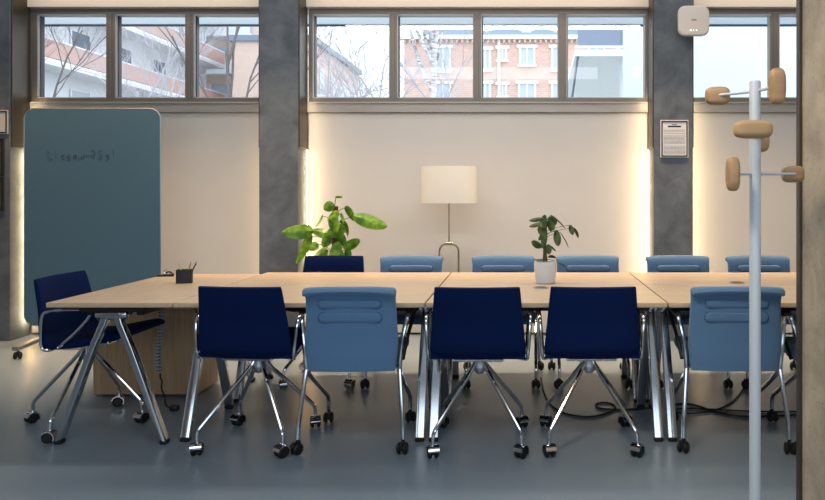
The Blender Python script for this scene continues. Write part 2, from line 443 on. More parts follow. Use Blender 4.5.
def stadium(mb,cx,cz,w,h,yf,m,d,curve=0):
    """soft raised oval roll on a backrest face; yf(x,z) gives the face, d = direction of bulge"""
    rings=[]
    for f,dep in ((1.0,-.002),(.99,.003),(.93,.008),(.80,.011),(.5,.0125)):
        o=rrect(w-(1-f)*h*1.0,h*f if f>.5 else h*.35,6)
        rings.append([Vector((cx+u,yf(cx+u,cz+v)+d*dep,cz+v)) for u,v in o])
    mb.loft(rings,m)
def make_blue(label):
    r=root('conference_chair',(0,0,0),0,label,'chair','blue conference chairs')
    b_=MB()
    prof=[(-.305,.816,.452,.016),(-.285,.826,.468,.030),(-.262,.820,.466,.038),(-.246,.785,.454,.036),(-.236,.72,.455,.034),(-.228,.64,.462,.034),(-.222,.56,.470,.034),(-.222,.48,.458,.034),(-.222,.408,.440,.026)]
    pad(b_,prof,'blue',.35,4,dome=.014)
    pr=interp(prof,6)
    def yc(z):
        best=min(pr[12:],key=lambda q:abs(q[1]-z)); return best[0]
    for d in (-1,1):
        for cz,w_,h_ in ((.752,.31,.042),(.683,.315,.050)):
            stadium(b_,0,cz,w_,h_,lambda x,z,d=d:yc(z)+.35*x*x+d*.0165,'blue',d)
            o=rrect(w_+.006,h_+.006,6); pts=[(u,yc(cz+v)+.35*u*u+d*.0165,cz+v) for u,v in o]; pts.append(pts[0])
            b_.tube(pts,.0022,'seam',6)
    b_.build('backrest',r)
    s=MB()
    pad(s,[(-.20,.452,.42,.04),(-.15,.450,.455,.055),(-.03,.452,.47,.06),(.12,.458,.47,.06),(.22,.462,.46,.055),(.275,.455,.44,.03)],'blue',0)
    s.build('seat',r)
    u=MB(); u.box(-.20,.20,-.15,.12,.405,.425,'black',.006); u.tube([(-.235,-.17,.42),(.235,-.17,.42)],.012,'alu',10); u.build('seat_support',r)
    for sx in (-1,1):
        a=MB()
        a.tube([(sx*.236,-.175,.40),(sx*.240,-.185,.47),(sx*.254,-.175,.58),(sx*.272,-.145,.665),(sx*.276,-.11,.682)],[.013,.012,.011,.013,.013],'alu',10,smooth=2)
        ar=a.build('arm_post',r)
        p=MB(); rings=[]
        for yy,zz,w_,h_ in ((-.15,.682,.02,.012),(-.12,.688,.036,.020),(0,.688,.04,.022),(.12,.684,.038,.020),(.165,.676,.028,.014)):
            rings.append([Vector((sx*.277+q,yy,zz+t_)) for q,t_ in rrect(w_,h_,3)])
        p.loft(rings,'black'); p.tube([(sx*.276,.13,.675),(sx*.268,.10,.62),(sx*.245,.02,.52),(sx*.238,-.06,.43)],.010,'black',8,smooth=1)
        p.build('arm_pad',ar)
        for sy in (-1,1):
            l=MB()
            if sy<0: pts=[(sx*.236,-.175,.42),(sx*.242,-.19,.36),(sx*.262,-.235,.14),(sx*.264,-.24,.072)]; ex,ey=sx*.264,-.24
            else: pts=[(sx*.236,-.165,.41),(sx*.236,-.13,.365),(sx*.232,.20,.17),(sx*.232,.235,.145),(sx*.232,.24,.072)]; ex,ey=sx*.232,.24
            l.tube(pts,.0115,'alu',10,smooth=2); lg=l.build('leg',r)
            caster(lg,ex,ey,.2*sx+sy*.35,False)
    return r

navy=[(-1.392,3.685,math.radians(-4),'navy office chair leftmost of those with backs to the camera'),
      (-.222,3.665,0,'navy office chair from behind, directly right of the front left blue chair'),
      (.355,3.68,0,'navy office chair from behind, in front of the white plant pot'),
      (-2.405,3.96,math.radians(-90),'navy office chair at the left table end, seen from the side'),
      (-1.372,4.86,PI,'navy office chair on the far side, in front of the climbing plant')]
blue=[(-.868,3.735,math.radians(1),'light blue conference chair between navy chairs, its back to the camera'),
      (1.09,3.745,math.radians(-2),'light blue conference chair with its back to the camera, partly behind the coat stand pole'),
      (1.665,3.745,0,'blue conference chair mostly hidden by the near concrete pillar'),
      (-.812,4.87,PI,'far light blue chair in front of the floor lamp, leftmost of its row'),
      (-.138,4.87,PI,'far light blue chair just left of the white plant pot'),
      (.482,4.87,PI,'far light blue chair just right of the white plant pot'),
      (1.145,4.87,PI,'far light blue chair in front of the pillar with the notice'),
      (1.735,4.87,PI,'far light blue chair at the right end behind the coat stand pole')]
protoN=make_navy(navy[0][3]); protoB=make_blue(blue[0][3])
for proto,lst in ((protoN,navy),(protoB,blue)):
    for i,(x,y,a,lab) in enumerate(lst):
        o=proto if i==0 else copy_tree(proto)
        o.location=(x,y,0); o.rotation_euler=(0,0,a); o['label']=lab
        if 'table end' in lab:
            for ch in [q for q in bpy.data.objects if q.parent==o and q.name.startswith('leg')]: ch.rotation_euler.z=PI/4; ch.location.y=-.07
            for ch in [q for q in bpy.data.objects if q.parent==o and q.name.startswith('hub')]: ch.location.y=-.07

# ------------------------------------------------------------------ mobile glass board
BY=5.75
bx0,bx1=P(25,0,BY).x,P(160,0,BY).x; bz1=P(0,109,BY).z; bz0=P(0,325,BY).z
br_=root('mobile_whiteboard',((bx0+bx1)/2,BY,0),0,'blue glass writing board on wheels with faint handwriting, at left','writing board')
hw=(bx1-bx0)/2
g=MB(); g.loft([[Vector((u,yy,(bz0+bz1)/2+v)) for u,v in rrect(2*hw,bz1-bz0,8,.085)] for yy in (-.006,.006)],'board'); g.build('glass_panel',br_)
g=MB(); o_=rrect(2*hw+.006,bz1-bz0+.006,8,.088); pts=[(u,0,(bz0+bz1)/2+v) for u,v in o_]; pts.append(pts[0]); g.tube(pts,.006,'alu_soft',6); g.build('rim',br_)
for sx in (-1,1):
    s=MB(); s.box(sx*(hw-.16)-.02,sx*(hw-.16)+.02,.012,.045,.10,1.8,'alu_soft',.004); up=s.build('upright',br_)
    f=MB(); xo=sx*(hw-.16)
    f.loft([[Vector((sx*(hw+.19*(1 if sx<0 else -.6)-.0)*1.0 if False else xo+sx*k_*.0+dx*(1),yy,zz+v)) for dx,v in rrect(.055,.03,3,.008)] for yy,zz,k_ in ((-.33,.085,0),(0,.105,0),(.33,.085,0))],'alu_soft')
    f.build('foot',br_)
    for sy in (-1,1): caster(up,xo,sy*.30,.4,False)
# handwriting "Liceow 75g!"
strokes={'L':[[(0,1),(0,0),(.45,.03)]],'i':[[(0,.5),(0,0)],[(-.04,.9),(.02,.95)]],'c':[[(.4,.45),(.1,.5),(0,.25),(.15,0),(.42,.1)]],
 'e':[[(.02,.25),(.4,.3),(.25,.52),(.02,.35),(.08,.03),(.42,.06)]],'a':[[(.4,.48),(.08,.42),(.05,.08),(.38,.2),(.4,.48),(.42,0)]],
 'u':[[(0,.45),(.05,.05),(.3,.05),(.38,.45),(.42,.02)]],'r':[[(0,0),(.02,.45)],[(.02,.3),(.2,.48),(.4,.42)]],'-':[[(0,.42),(.35,.45)]],
 '7':[[(0,.95),(.45,1),(.2,0)],[(.08,.5),(.45,.52)]],'5':[[(.5,1),(.12,.95),(.08,.55),(.4,.5),(.42,.15),(.05,0)]],'9':[[(.42,.5),(.1,.5),(.08,.2),(.4,.22),(.42,.5),(.38,-.1),(.05,-.12)]],
 '!':[[(.1,1.05),(.08,.3)],[(.07,.04),(.09,0)]]}
hw_=MB(); x=P(48.5,0,BY).x-(bx0+bx1)/2; zb=P(0,159.3,BY).z; sc=.075
for ch,adv in (('L',.75),('i',.5),('c',.55),('e',.55),('a',.52),('u',.5),('r',.5),('-',.25),('7',.62),('5',.68),('9',.72),('!',.4)):
    for st in strokes[ch]:
        hw_.tube([(x+u*sc,-.0060,zb+v*sc) for u,v in st],.0019,'ink',5,smooth=2 if len(st)>2 else 0)
    x+=adv*sc*1.16
hw_.build('handwriting',br_)

# ------------------------------------------------------------------ cabinet under the left table
cb=root('storage_cabinet',(-2.42,4.62,0),0,'low light oak cabinet on wheels under the left table','cabinet')
c=MB(); c.box(-.333,.333,-.16,.16,.012,.545,'oak_cab',.003); c.build('body',cb)
c=MB(); c.box(-.345,.34,-.168,.168,.546,.566,'oak_cab',.003); c.build('top',cb)
c=MB(); c.box(-.30,.30,-.12,.12,0,.012,'black',.002); c.build('plinth',cb)

# cable spine under the left table
cs=root('cable_spine',(P(160,0,4.2).x,4.2,0),0,'grey segmented cable spine hanging under the left table','cable spine')
c=MB()
for k in range(24):
    z=.70-k*.0205; x=.012*math.sin(k*.25)-(.0 if k>3 else (3-k)*-.006)
    c.lathe([(.011,z-.0085),(.0175,z-.006),(.0175,z+.004),(.011,z+.0065)],'spine',12,Matrix.Translation((x,0,0)))
c.build('segments',cs)
c=MB(); c.tube([(0,0,.70),(-.005,0,.2),(.015,0,.17),(.01,-.01,.13),(.03,0,.08),(.03,0,.03),(.05,.0,.012),(.09,-.02,.008)],.005,'rubber',8,smooth=2); c.build('cable',cs)
c=MB(); c.box(.075,.125,-.045,-.005,.0,.032,'black',.008,seg=2); c.build('plug',cs)
# socket box under the table
sb=root('power_socket_box',(P(187,0,4.05).x,4.05,ZT-.028),0,'black power box mounted under the left tabletop','power box')
MB().box(-.07,.07,-.05,.05,-.055,-.001,'black',.008,seg=2).build('housing',sb)
MB().tube([(.03,0,-.05),(.06,.02,-.12),(.10,.03,-.22),(.10,.05,-.35)],.004,'rubber',6,smooth=2).build('cord',sb)

# floor cables
def floor_cable(pts,label,r_=.006):
    P3=[]
    for px,py in pts:
        Y=(H-.006)*F/(py-VY); P3.append(((px-VX)*Y/F,Y,.0065))
    m_=MB(); m_.tube(P3,r_,'rubber',8,smooth=3); tag(m_.build('floor_cable'),label,'cable','black cables on the floor')
floor_cable([(541,378),(543,390),(548,403),(562,414),(590,418),(612,412),(617,406),(606,402),(594,404),(598,409),(625,410),(650,408)],'black cable looping on the floor behind the navy chair, left of the table legs')
floor_cable([(671,407),(676,404),(692,404),(704,408),(722,414),(745,417),(775,416),(800,415)],'black cable curving across the floor behind the right blue chair to the pillar')
floor_cable([(748,376),(742,392),(732,403),(715,411),(690,414),(672,412),(676,408.5),(700,408.6),(740,411),(775,412),(800,411.5)],'second black cable coming down from the far chairs on the right',.005)

# ------------------------------------------------------------------ things on the table
Y=(H-ZT)*F/(283-VY); X=(184.5-VX)*Y/F
ph=root('pencil_holder',(X,Y,ZT),.25,'black pencil holder on the left table','pencil holder')
c=MB(); r_out=[[Vector((u,v,z)) for u,v in rrect(.092,.06,4,.012)] for z in (0,.085)]
r_in=[[Vector((u,v,z)) for u,v in rrect(.084,.052,4,.01)] for z in (.085,.01)]
c.loft(r_out+r_in,'black'); c.build('box',ph)
for j,(x,y,tx,ty,m_,lab) in enumerate(((-.012,.005,-.03,.0,'oak','pale pencil standing in the black holder, leftmost'),(.012,-.008,.03,.01,'peg_wood','brown pencil leaning right in the black holder'),(.026,.008,.05,.0,'black','dark pen leaning right in the black holder, behind the pencils'))):
    bx=X+x; by=Y+y
    m2=MB(); m2.tube([(0,0,0),(tx,ty,.105),(tx*1.12,ty*1.12,.122)],[.0042,.0042,.0012],m_,8)
    tag(m2.build('pencil',loc=(bx-tx*.2,by,ZT+.012)),lab,'pencil')
Y=(H-ZT)*F/(276.5-VY); X=(166-VX)*Y/F
kk=root('marker_pen',(X,Y,ZT),0,'dark marker lying on the left table beside the pencil holder','pen')
MB().tube([(-.05,-.02,.009),(.02,.0,.009)],.008,'black',10).build('barrel',kk); MB().tube([(.02,.0,.009),(.05,.01,.009)],.009,'black_metal',10).build('cap',kk)
kk=root('small_clip',(X-.01,Y+.05,ZT),0,'small black and silver clip on the left table behind the marker','clip')
MB().tube([(-.03,0,.006),(0,.01,.03),(.035,0,.008)],.006,'black',8,smooth=1).build('jaw',kk); MB().tube([(-.02,0,.01),(-.03,.0,.035),(-.01,.0,.04)],.004,'chrome',8,smooth=1).build('handle',kk)

# leaves
def leaf(parent,base,tip,width,m,curl=.1,roll=0,heart=.1,name='leaf'):
    base=Vector(base);tip=Vector(tip); d=tip-base; Ln=d.length; d.normalize()
    side=d.cross(Vector((0,1,0)));
    if side.length<.1: side=d.cross(Vector((1,0,0)))
    side.normalize(); nrm=side.cross(d); 
    q=Matrix.Rotation(roll,3,d); side=q@side; nrm=q@nrm
    mb=MB(); vs=[];fs=[]; nu,nv=12,6
    for lay in (0,1):
        for i in range(nu+1):
            t=i/nu; w_=(width/2*(((1-(1-t/.36)**2)**.5 if t<.36 else math.cos((t-.36)/.64*PI/2)**.6) if heart>.1 else math.sin(PI*t)**.55)) if 0<t<1 else .0008
            for j in range(nv+1):
                s=(j/nv*2-1); back=-heart*Ln*(abs(s)**1.5)*(1-t)**2
                p=base+d*(t*Ln+back)+side*(s*w_)+nrm*(curl*Ln*(t-t*t*1.0)*.9 - abs(s)*-.18*w_ - curl*Ln*t*t*.5)
                p+=nrm*(-.0009 if lay else 0); vs.append(p)
    K=(nu+1)*(nv+1)
    for lay in (0,1):
        for i in range(nu):
            for j in range(nv):
                a=lay*K+i*(nv+1)+j; fs.append([a,a+1,a+nv+2,a+nv+1] if not lay else [a,a+nv+1,a+nv+2,a+1])
    rim=[i*(nv+1) for i in range(nu+1)]+[nu*(nv+1)+j for j in range(1,nv+1)]+[i*(nv+1)+nv for i in range(nu-1,-1,-1)]+[j for j in range(nv-1,0,-1)]
    for a,b_ in zip(rim,rim[1:]+rim[:1]): fs.append([a,b_,b_+K,a+K])
    mb.add(vs,fs,m); return mb.build(name,parent,60)
# climbing plant behind the far navy chair
PY=5.78
cp=P(334,0,PY); pr_=root('potted_pothos',(cp.x,PY,0),0,'tall leafy green climbing plant on a moss pole between the pillar and the floor lamp','potted plant')
MB().lathe([(.12,0),(.15,.02),(.17,.3),(.172,.33),(.16,.33),(.155,.28)],'ceramic',32).build('pot',pr_)
MB().lathe([(.154,.27),(.154,.285),(.02,.295)],'soil',24).build('soil',pr_)
MB().tube([(0,0,.28),(.004,0,.7),(.012,0,1.19)],.024,'pole_moss',14).build('moss_pole',pr_)
L_=[ # base px,py ; tip px,py ; width m ; depth offset ; roll
 ((310,231),(282,233),.125,-.12,.2,.25),((309,236),(297,264),.10,-.05,.5,.1),((333,205),(325,208.5),.09,-.05,-.3,.1),
 ((336,197),(343,197),.02,-.0,0,.1),((346,208),(355,221),.07,-.03,.4,.1),((357,217),(388,228),.115,-.10,-.3,.2),
 ((327,233),(311,231),.085,-.06,.6,.3),((343,228),(326,236),.105,-.08,-.2,.3),((337,212),(328,222),.075,-.05,.3,.1),((338,235),(345,246),.09,-.09,.5,.1),
 ((330,238),(322,247),.085,-.06,-.5,.3),((338,244),(330,262),.095,-.1,.2,.2),((345,247),(361,240),.085,-.06,-.2,.2),((343,236),(346,252),.06,-.1,.9,.2),
 ((317,244),(308,250),.075,.05,.2,.2),((326,250),(315,258),.085,.0,.4,.2),((347,250),(348,262),.07,-.04,.2,.2),((341,222),(350,236),.09,-.02,.8,.3),
 ((322,216),(316,228),.035,-.03,.8,.2),((341,214),(344,224),.03,-.03,.3,.1),((327,256),(322,266),.08,.02,.1,.1),((336,252),(343,264),.10,-.08,.1,.1),((331,220),(338,232),.10,-.1,.2,.1)]
for a,b_,w_,dy,roll,curl in L_:
    Yb=PY+dy; A=P(a[0],a[1],Yb)-Vector((cp.x,PY,0)); B=P(b_[0],b_[1],Yb-.03)-Vector((cp.x,PY,0))
    if (A-B).length<.085: B=A+(B-A).normalized()*.085 if w_>.05 else B
    lf=leaf(pr_,A,B,w_,'leaf',curl,roll,.14)
    root_pt=Vector((.0,0,min(max(A.z-.08,.5),1.12)))
    mid=(A+root_pt)/2+Vector((0,0,.03))
    MB().tube([root_pt,mid,A,A+(B-A)*.12],.0032,'petiole',6,smooth=2).build('stalk',lf)
# small plant in the white pot
Y0=(H-ZT)*F/(283-VY); X0=(545.5-VX)*Y0/F
tp=root('potted_rubber_plant',(X0,Y0,ZT),0,'small bushy plant in a white pot on the table','potted plant')
ms=Y0/F
MB().lathe([(.052,0),(.06,.004),(.066,.04),(.068,.13),(.066,.136),(.061,.134),(.060,.11)],'ceramic',32).build('pot',tp)
MB().lathe([(.060,.11),(.060,.118),(.01,.124)],'soil',24).build('soil',tp)
def S(px,py,dy=0): return Vector(((px-545.5)*ms,dy,(282-py)*ms+.0))
MB().tube([S(545,260),S(545,252),S(544.5,243),S(544,235),S(546,226),S(550,218)],[.018,.011,.012,.009,.006,.003],'stem',10,smooth=2).build('trunk',tp)
L2=[((543,217),(529,220),.032,0,.6,.15),((543,221),(529,226),.032,-.02,.6,.15),((540,223),(541,234),.04,-.03,0,.1),((545,219),(541,226),.045,-.05,.1,.2),((548,219),(554,229),.04,-.03,.2,.2),
 ((551,214),(566,227),.014,.02,.9,.1),((550,216),(551,231),.04,.02,.0,.2),((556,229),(558,245),.048,-.02,.1,.1),((560,231),(569,246),.010,.0,.9,.1),((570,224),(573,234),.034,0,.1,.1),((574,227),(579,237),.028,.02,.9,.1),
 ((542,246),(531,240),.045,-.02,.3,.2),((545,226),(543,247),.042,-.03,.0,.1),((548,243),(549,253),.038,-.02,.3,.1),((549,244),(556,250),.016,0,.7,.1),((548,256),(556,255),.03,-.02,.8,.3),((544,258),(534,259),.022,-.01,1.0,.2),
 ((558,262),(566,266),.014,.02,.9,.1),((544,231),(539,240),.03,.02,.5,.2),((547,222),(555,218),.026,.02,.6,.2),((545,214),(541,228),.045,.0,.2,.2),((551,215),(556,224),.04,-.02,.3,.2)]
for a,b_,w_,dy,roll,curl in L2:
    A=S(a[0],a[1],dy); B=S(b_[0],b_[1],dy*1.4-.01)
    lf=leaf(tp,A,B,w_,'leaf2',curl,roll,.03)
    base=S(545,min(max(a[1]+6,222),258)); MB().tube([base,(base+A)/2+Vector((0,0,.006)),A,A+(B-A)*.1],.0018,'petiole',5,smooth=1).build('stalk',lf)

# ------------------------------------------------------------------ floor lamp
LY=5.95; lp=P(449,0,LY)
fl=root('floor_lamp',(lp.x,LY,0),0,'floor lamp with white drum shade against the back wall','floor lamp')
zb_,zt_=P(0,203,LY).z,P(0,166.5,LY).z; R=28*LY/F
s=MB(); n=48; s.loft([[Vector((R*math.cos(2*PI*k/n)*f,R*.75*math.sin(2*PI*k/n)*f,z)) for k in range(n)] for f,z in ((1,zb_),(1,zt_),(.985,zt_),(.985,zb_),(1,zb_))],'shade',cap=False); s.build('lamp_shade',fl)
zu=P(0,243,LY).z
MB().tube([(0,0,zu-.01),(0,0,zt_-.03)],.006,'brass',10).tube([(-R,0,zt_-.03),(R,0,zt_-.03)],.002,'brass',6).build('pole',fl)
MB().lathe([(.016,zb_+.06),(.03,zb_+.10),(.03,zb_+.14),(.012,zb_+.18)],'ceramic',16).build('bulb',fl)
MB().tube([(-.083,0,.02),(-.083,0,zu-.09),(-.08,0,zu-.045),(-.045,0,zu-.008),(.045,0,zu-.008),(.08,0,zu-.045),(.083,0,zu-.09),(.083,0,.02)],.008,'brass',10,smooth=2).box(-.03,.03,-.014,.014,zu-.02,zu+.008,'brass',.003).build('bracket',fl)
MB().lathe([(.17,0),(.17,.014),(.16,.02)],'brass',36).build('base',fl)

# ------------------------------------------------------------------ coat stand
CY=2.45; cpx=(755-VX)*CY/F
ct=root('coat_stand',(cpx,CY,0),0,'white pole coat stand with wooden knobs beside the near concrete pillar','coat stand')
ztop=P(0,81,CY).z; ppx=CY/F
MB().tube([(0,0,.012),(0,0,ztop-.004),(0,0,ztop)],[.0195,.0195,.0175],'white_metal',28).build('pole',ct)
MB().lathe([(.19,0),(.19,.008),(.185,.012)],'white_metal',48).build('base',ct)
def knob(x,y,z,w_,d_,h_,rz,parent):
    """pebble-shaped wooden knob"""
    bm=bmesh.new(); bmesh.ops.create_icosphere(bm,subdivisions=4,radius=1)
    T=Matrix.Translation((x,y,z))@Matrix.Rotation(rz,4,'Z'); mb=MB(); vs=[]
    for v in bm.verts:
        c=v.co; f=lambda a,p: math.copysign(abs(a)**p,a)
        vs.append((f(c.x,.6)*w_/2,f(c.y,.6)*d_/2,f(c.z,.6)*h_/2))
    bm.verts.index_update()
    mb.add(vs,[[v.index for v in q.verts] for q in bm.faces],'peg_wood',T); bm.free(); return mb.build('knob',parent,80)
def offs(px,py,dy): p=P(px,py,CY+dy); return Vector((p.x-cpx,dy,p.z))
for (ends,w1,w2) in ((((719,95,.06),(775,87,-.07)),(.088,.05,.066),(.054,.05,.122)),
                     (((751,130,-.08),(762.5,138,.07)),(.130,.055,.062),(.06,.05,.10)),
                     (((731,174,-.05),(795,174,.08)),(.044,.055,.118),(.08,.045,.062))):
    a=offs(*ends[0]); b_=offs(*ends[1])
    rd=MB(); mid=Vector((0,0,(a.z+b_.z)/2)); rd.tube([a,mid,b_],.0055,'white_metal',10); rr=rd.build('arm',ct)
    knob(a.x,a.y+(.02 if ends[0][2]>0 else -.02),a.z,*w1,0,rr); knob(b_.x,b_.y+(.02 if ends[1][2]>0 else -.02),b_.z,*w2,0,rr)

# ------------------------------------------------------------------ things on the pillars
def framed(px0,py0,px1,py1,Yf,label,paper='paper',lines=True,namep='framed_notice'):
    a=P(px0,py0,Yf); b_=P(px1,py1,Yf); w_=b_.x-a.x; h_=a.z-b_.z
    r=root(namep,((a.x+b_.x)/2,Yf,(a.z+b_.z)/2),0,label,'notice')
    f=MB(); e=.018
    MB().box(-w_/2,w_/2,.002,.012,-h_/2,h_/2,'paper' if lines else ('device' if paper=='device' else 'steel_dark'),.001).build('backing',r)
    for x0,x1,z0,z1 in ((-w_/2+.008,-w_/2+e,-h_/2+.008,h_/2-.008),(w_/2-e,w_/2-.008,-h_/2+.008,h_/2-.008),(-w_/2+.008,w_/2-.008,-h_/2+.008,-h_/2+e),(-w_/2+.008,w_/2-.008,h_/2-e,h_/2-.008)):
        f.box(x0,x1,-.004,.002,z0,z1,'black',.001)
    f.build('frame',r)
    if lines:
        t=MB(); rnd=random.Random(3); z=h_/2-.07
        t.box(-.02,.02,.0002,.002,h_/2-.042,h_/2-.034,'print'); t.box(-.058,.058,.0002,.002,h_/2-.062,h_/2-.050,'black')
        z=h_/2-.085
        while z>-h_/2+.03:
            x=-w_/2+.028
            while x<w_/2-.035:
                l=rnd.uniform(.006,.022); l=min(l,w_/2-.028-x); t.box(x,x+l,.0006,.002,z-.0035,z,'print'); x+=l+.004
            z-=.0115 if rnd.random()<.72 else .02
        t.build('print',r)
    return r
framed(660.5,120,688.5,157.5,6.086,'printed notice in a thin black frame on the right pillar')
framed(-12,110,7.6,134,6.086,'small pale framed sign high on the left edge pillar',paper='device',lines=False)
framed(-12,138,3.4,176,6.086,'dark framed sign below the pale sign on the left edge pillar',lines=False)
framed(-12,177,3.4,211,6.086,'lowest dark framed sign on the left edge pillar',lines=False)
# wireless device
WY=5.93; a=P(678,5.5,WY); b_=P(709.5,36,WY)
wd=root('wireless_access_point',((a.x+b_.x)/2,WY,(a.z+b_.z)/2),0,'pale rounded square wireless device mounted high on the right pillar','wireless device')
w_=b_.x-a.x; h_=a.z-b_.z
c=MB(); c.loft([[Vector((u,yy,v)) for u,v in rrect(w_*f,h_*f,8,w_*.24)] for yy,f in ((.045,.9),(.03,.98),(.01,1),(-.002,.985),(-.008,.94),(-.010,.88))],'device'); c.build('housing',wd)
MB().box(-.06,-.02,.045,.172,-.03,.03,'device',.004).build('wall_bracket',wd)
MB().box(-.022,.022,-.0115,-.0095,-.001,.011,'print').build('logo',wd)
c=MB()
for x in (-.028,-.004,.022): c.disc((x,-.0108,-.083),(0,1,0),.005 if x<-.01 else .0035,.002,'led_white',10)
c.build('status_lights',wd)

# ------------------------------------------------------------------ outside
struct('ground_outside', MB().box(-60,40,6.9,110,-.15,-.02,'ground'))
# long terracotta balcony block receding from the camera
XA=-22.
ba=root('apartment_building',(XA-6,40,0),0,'apartment block with terracotta balconies, behind the left window','building')
def lc(o): return lambda x0,x1,y0,y1,z0,z1,m,mb:mb.box(x0-o[0],x1-o[0],y0-o[1],y1-o[1],z0,z1,m)
A=lc((XA-6,40))
m_=MB(); A(XA-10,XA-1.4,22,51.5,0,17,'render_white',m_); m_.build('wall',ba)
for z in (4.2,7.3,10.4,13.5):
    m_=MB(); A(XA-1.4,XA,22,51.5,z-.12,z+.12,'slab',m_); A(XA,XA+.03,22,51.5,z+.0,z+.16,'slab',m_); m_.build('balcony_slab',ba)
    m_=MB(); A(XA-.12,XA-.02,22,51.5,z+.22,z+1.05,'terra',m_); A(XA-.14,XA,22,51.5,z+1.05,z+1.12,'slab',m_); m_.build('balcony_parapet',ba)
    for y in (27,31.5,36,40,44,48):
        m_=MB(); A(XA-1.4,XA-1.33,y,y+1.5,z+.15,z+2.3,'pane_out' if (y+z)%2<1 else 'pane_dark',m_); A(XA-1.36,XA-1.30,y-.08,y,z+.15,z+2.35,'trimw',m_); A(XA-1.36,XA-1.30,y+1.5,y+1.58,z+.15,z+2.35,'trimw',m_); m_.build('window',ba)
bb=root('apartment_building',(-22,57,0),0,'brick apartment block with white balconies at the end of the street, behind the left window','building')
A=lc((-22,57)); m_=MB(); A(-28,-20.6,54.2,62,0,19,'brick2',m_); m_.build('wall',bb)
for z in (7.4,10.3,13.2,16.1):
    m_=MB(); A(-27,-20.8,53,54.2,z-.1,z+.1,'slab',m_); A(-27,-20.8,53,53.06,z+.1,z+.95,'render_white',m_); m_.build('balcony',bb)
    for x in (-26.2,-24.2,-22.3):
        m_=MB(); A(x,x+1.3,54.1,54.2,z+.1,z+2.1,'pane_out',m_); A(x-.1,x,54.05,54.2,z+.1,z+2.2,'trimw',m_); m_.build('window',bb)
bc=root('brick_house',(-17,55,0),0,'narrow brick house with sloping view, left side of the middle window','building')
A=lc((-17,55)); m_=MB(); A(-20,-14.6,48,62,0,11.6,'brick2',m_); m_.build('wall',bc)
m_=MB(); A(-20.2,-14.3,47.8,62.2,11.6,12.0,'zinc',m_); m_.build('cornice',bc)
for z in (5,8):
    m_=MB(); A(-14.6,-13.4,49,61,z-.1,z+.1,'slab',m_); A(-13.45,-13.4,49,61,z+.1,z+1.0,'render_white',m_); m_.build('balcony',bc)
    for y in (50,53,56,59):
        m_=MB(); A(-14.6,-14.55,y,y+1.2,z+.2,z+2.1,'pane_out',m_); m_.build('window',bc)
# brick building straight ahead
YD=40.
bd=root('brick_building',(-1.5,YD,0),0,'long red brick building with white windows and grey roof, behind the middle window','building')
zc=P(0,38,YD).z
A=lc((-1.5,YD)); m_=MB(); A(P(404,0,YD).x,5.5,YD,YD+9,0,zc-.1,'brick',m_); m_.build('wall',bd)
m_=MB(); A(P(404,0,YD).x-.3,5.6,YD-.3,YD+.2,zc-.1,zc+.12,'trimw',m_)
x=P(404,0,YD).x
while x<5.4: A(x,x+.12,YD-.2,YD,zc-.3,zc-.1,'brick',m_); x+=.3
m_.build('cornice',bd)
m_=MB(); x0=P(404,0,YD).x+1.5; m_.loft([[Vector((u,v,z)) for u,v in q] for q,z in (([(x0+1.0-.0,.2),(7,.2),(7,9),(x0+1.0,9)],zc+.12),([(x0+1.6,2.2),(7,2.2),(7,7),(x0+1.6,7)],zc+4))],'zinc'); m_.build('roof',bd)
for px0,px1,py0,py1 in ((437,449,48,71),(481.5,489,50,70),(521,533,48,65),(553,562,48,70),(437,449,84,110),(481.5,489,84,110),(520,534,84,110),(553,562,84,110),(500,505,49,60),(500,505,85,96),(590,603,48,70)):
    a=P(px0,py0,YD); b_=P(px1,py1,YD); m_=MB()
    A(a.x,b_.x,YD-.05,YD+.02,b_.z,a.z,'pane_out',m_); A(a.x-.12,a.x,YD-.1,YD+.02,b_.z,a.z,'trimw',m_); A(b_.x,b_.x+.12,YD-.1,YD+.02,b_.z,a.z,'trimw',m_)
    A(a.x-.25,b_.x+.25,YD-.15,YD+.02,a.z,a.z+.16,'trimw',m_); A(a.x-.2,b_.x+.2,YD-.15,YD+.02,b_.z-.12,b_.z,'trimw',m_); A((a.x+b_.x)/2-.04,(a.x+b_.x)/2+.04,YD-.08,YD,b_.z,a.z,'trimw',m_)
    m_.build('window',bd)
for px0,px1 in ((483,491),(519,534),(551,562)):
    a=P(px0,27,YD+.6); b_=P(px1,37,YD+.6); m_=MB(); A(a.x,b_.x,YD+.4,YD+2.5,b_.z,a.z+.3,'trimw',m_); A(a.x+.15,b_.x-.15,YD+.34,YD+.4,b_.z,a.z,'pane_out',m_); m_.build('dormer',bd)
m_=MB(); q=P(499,40,YD); m_.tube([(q.x-2+3.5-1.5+1.5-1.5,-.12,0),(q.x+1.5-1.5+0,-.12,zc)],.07,'trimw',8) if False else m_.tube([(q.x+1.5,-.12,0),(q.x+1.5,-.12,zc)],.08,'trimw',8); m_.build('downpipe',bd)
# white building with projecting balcony at right
YE=10.
be=root('white_building',(4,13,0),0,'bright white building close behind the right windows','building')
A=lc((4,13)); m_=MB(); A(P(623,0,YE).x,12,YE,YE+.35,0,9,'render_bright',m_); m_.build('wall',be)
m_=MB(); z=P(0,56,YE).z; x0=P(575,0,YE).x; x1=P(623,0,YE).x
m_.loft([[Vector((u-4,v-13,zz)) for u,v in ((x0,YE),(x1,YE),(x1+1.4,16),(x0+.15,16))] for zz in (z,z+.09)],'slab'); m_.build('balcony_slab',be)
m_=MB(); A(x0+.04,x1,YE+.03,YE+.06,z+.16,z+.55,'terra2' if 'terra2' in M else 'zinc',m_); A(x0,x1,YE,YE+.05,z+.12,z+.15,'trimw',m_); m_.build('balcony_railing',be)
m_=MB(); m_.tube([(x0+.05-4,YE+.05-13,z),(x0-.02-4,YE+2-13,z-1.2)],.02,'pane_dark',6); m_.build('brace',be)

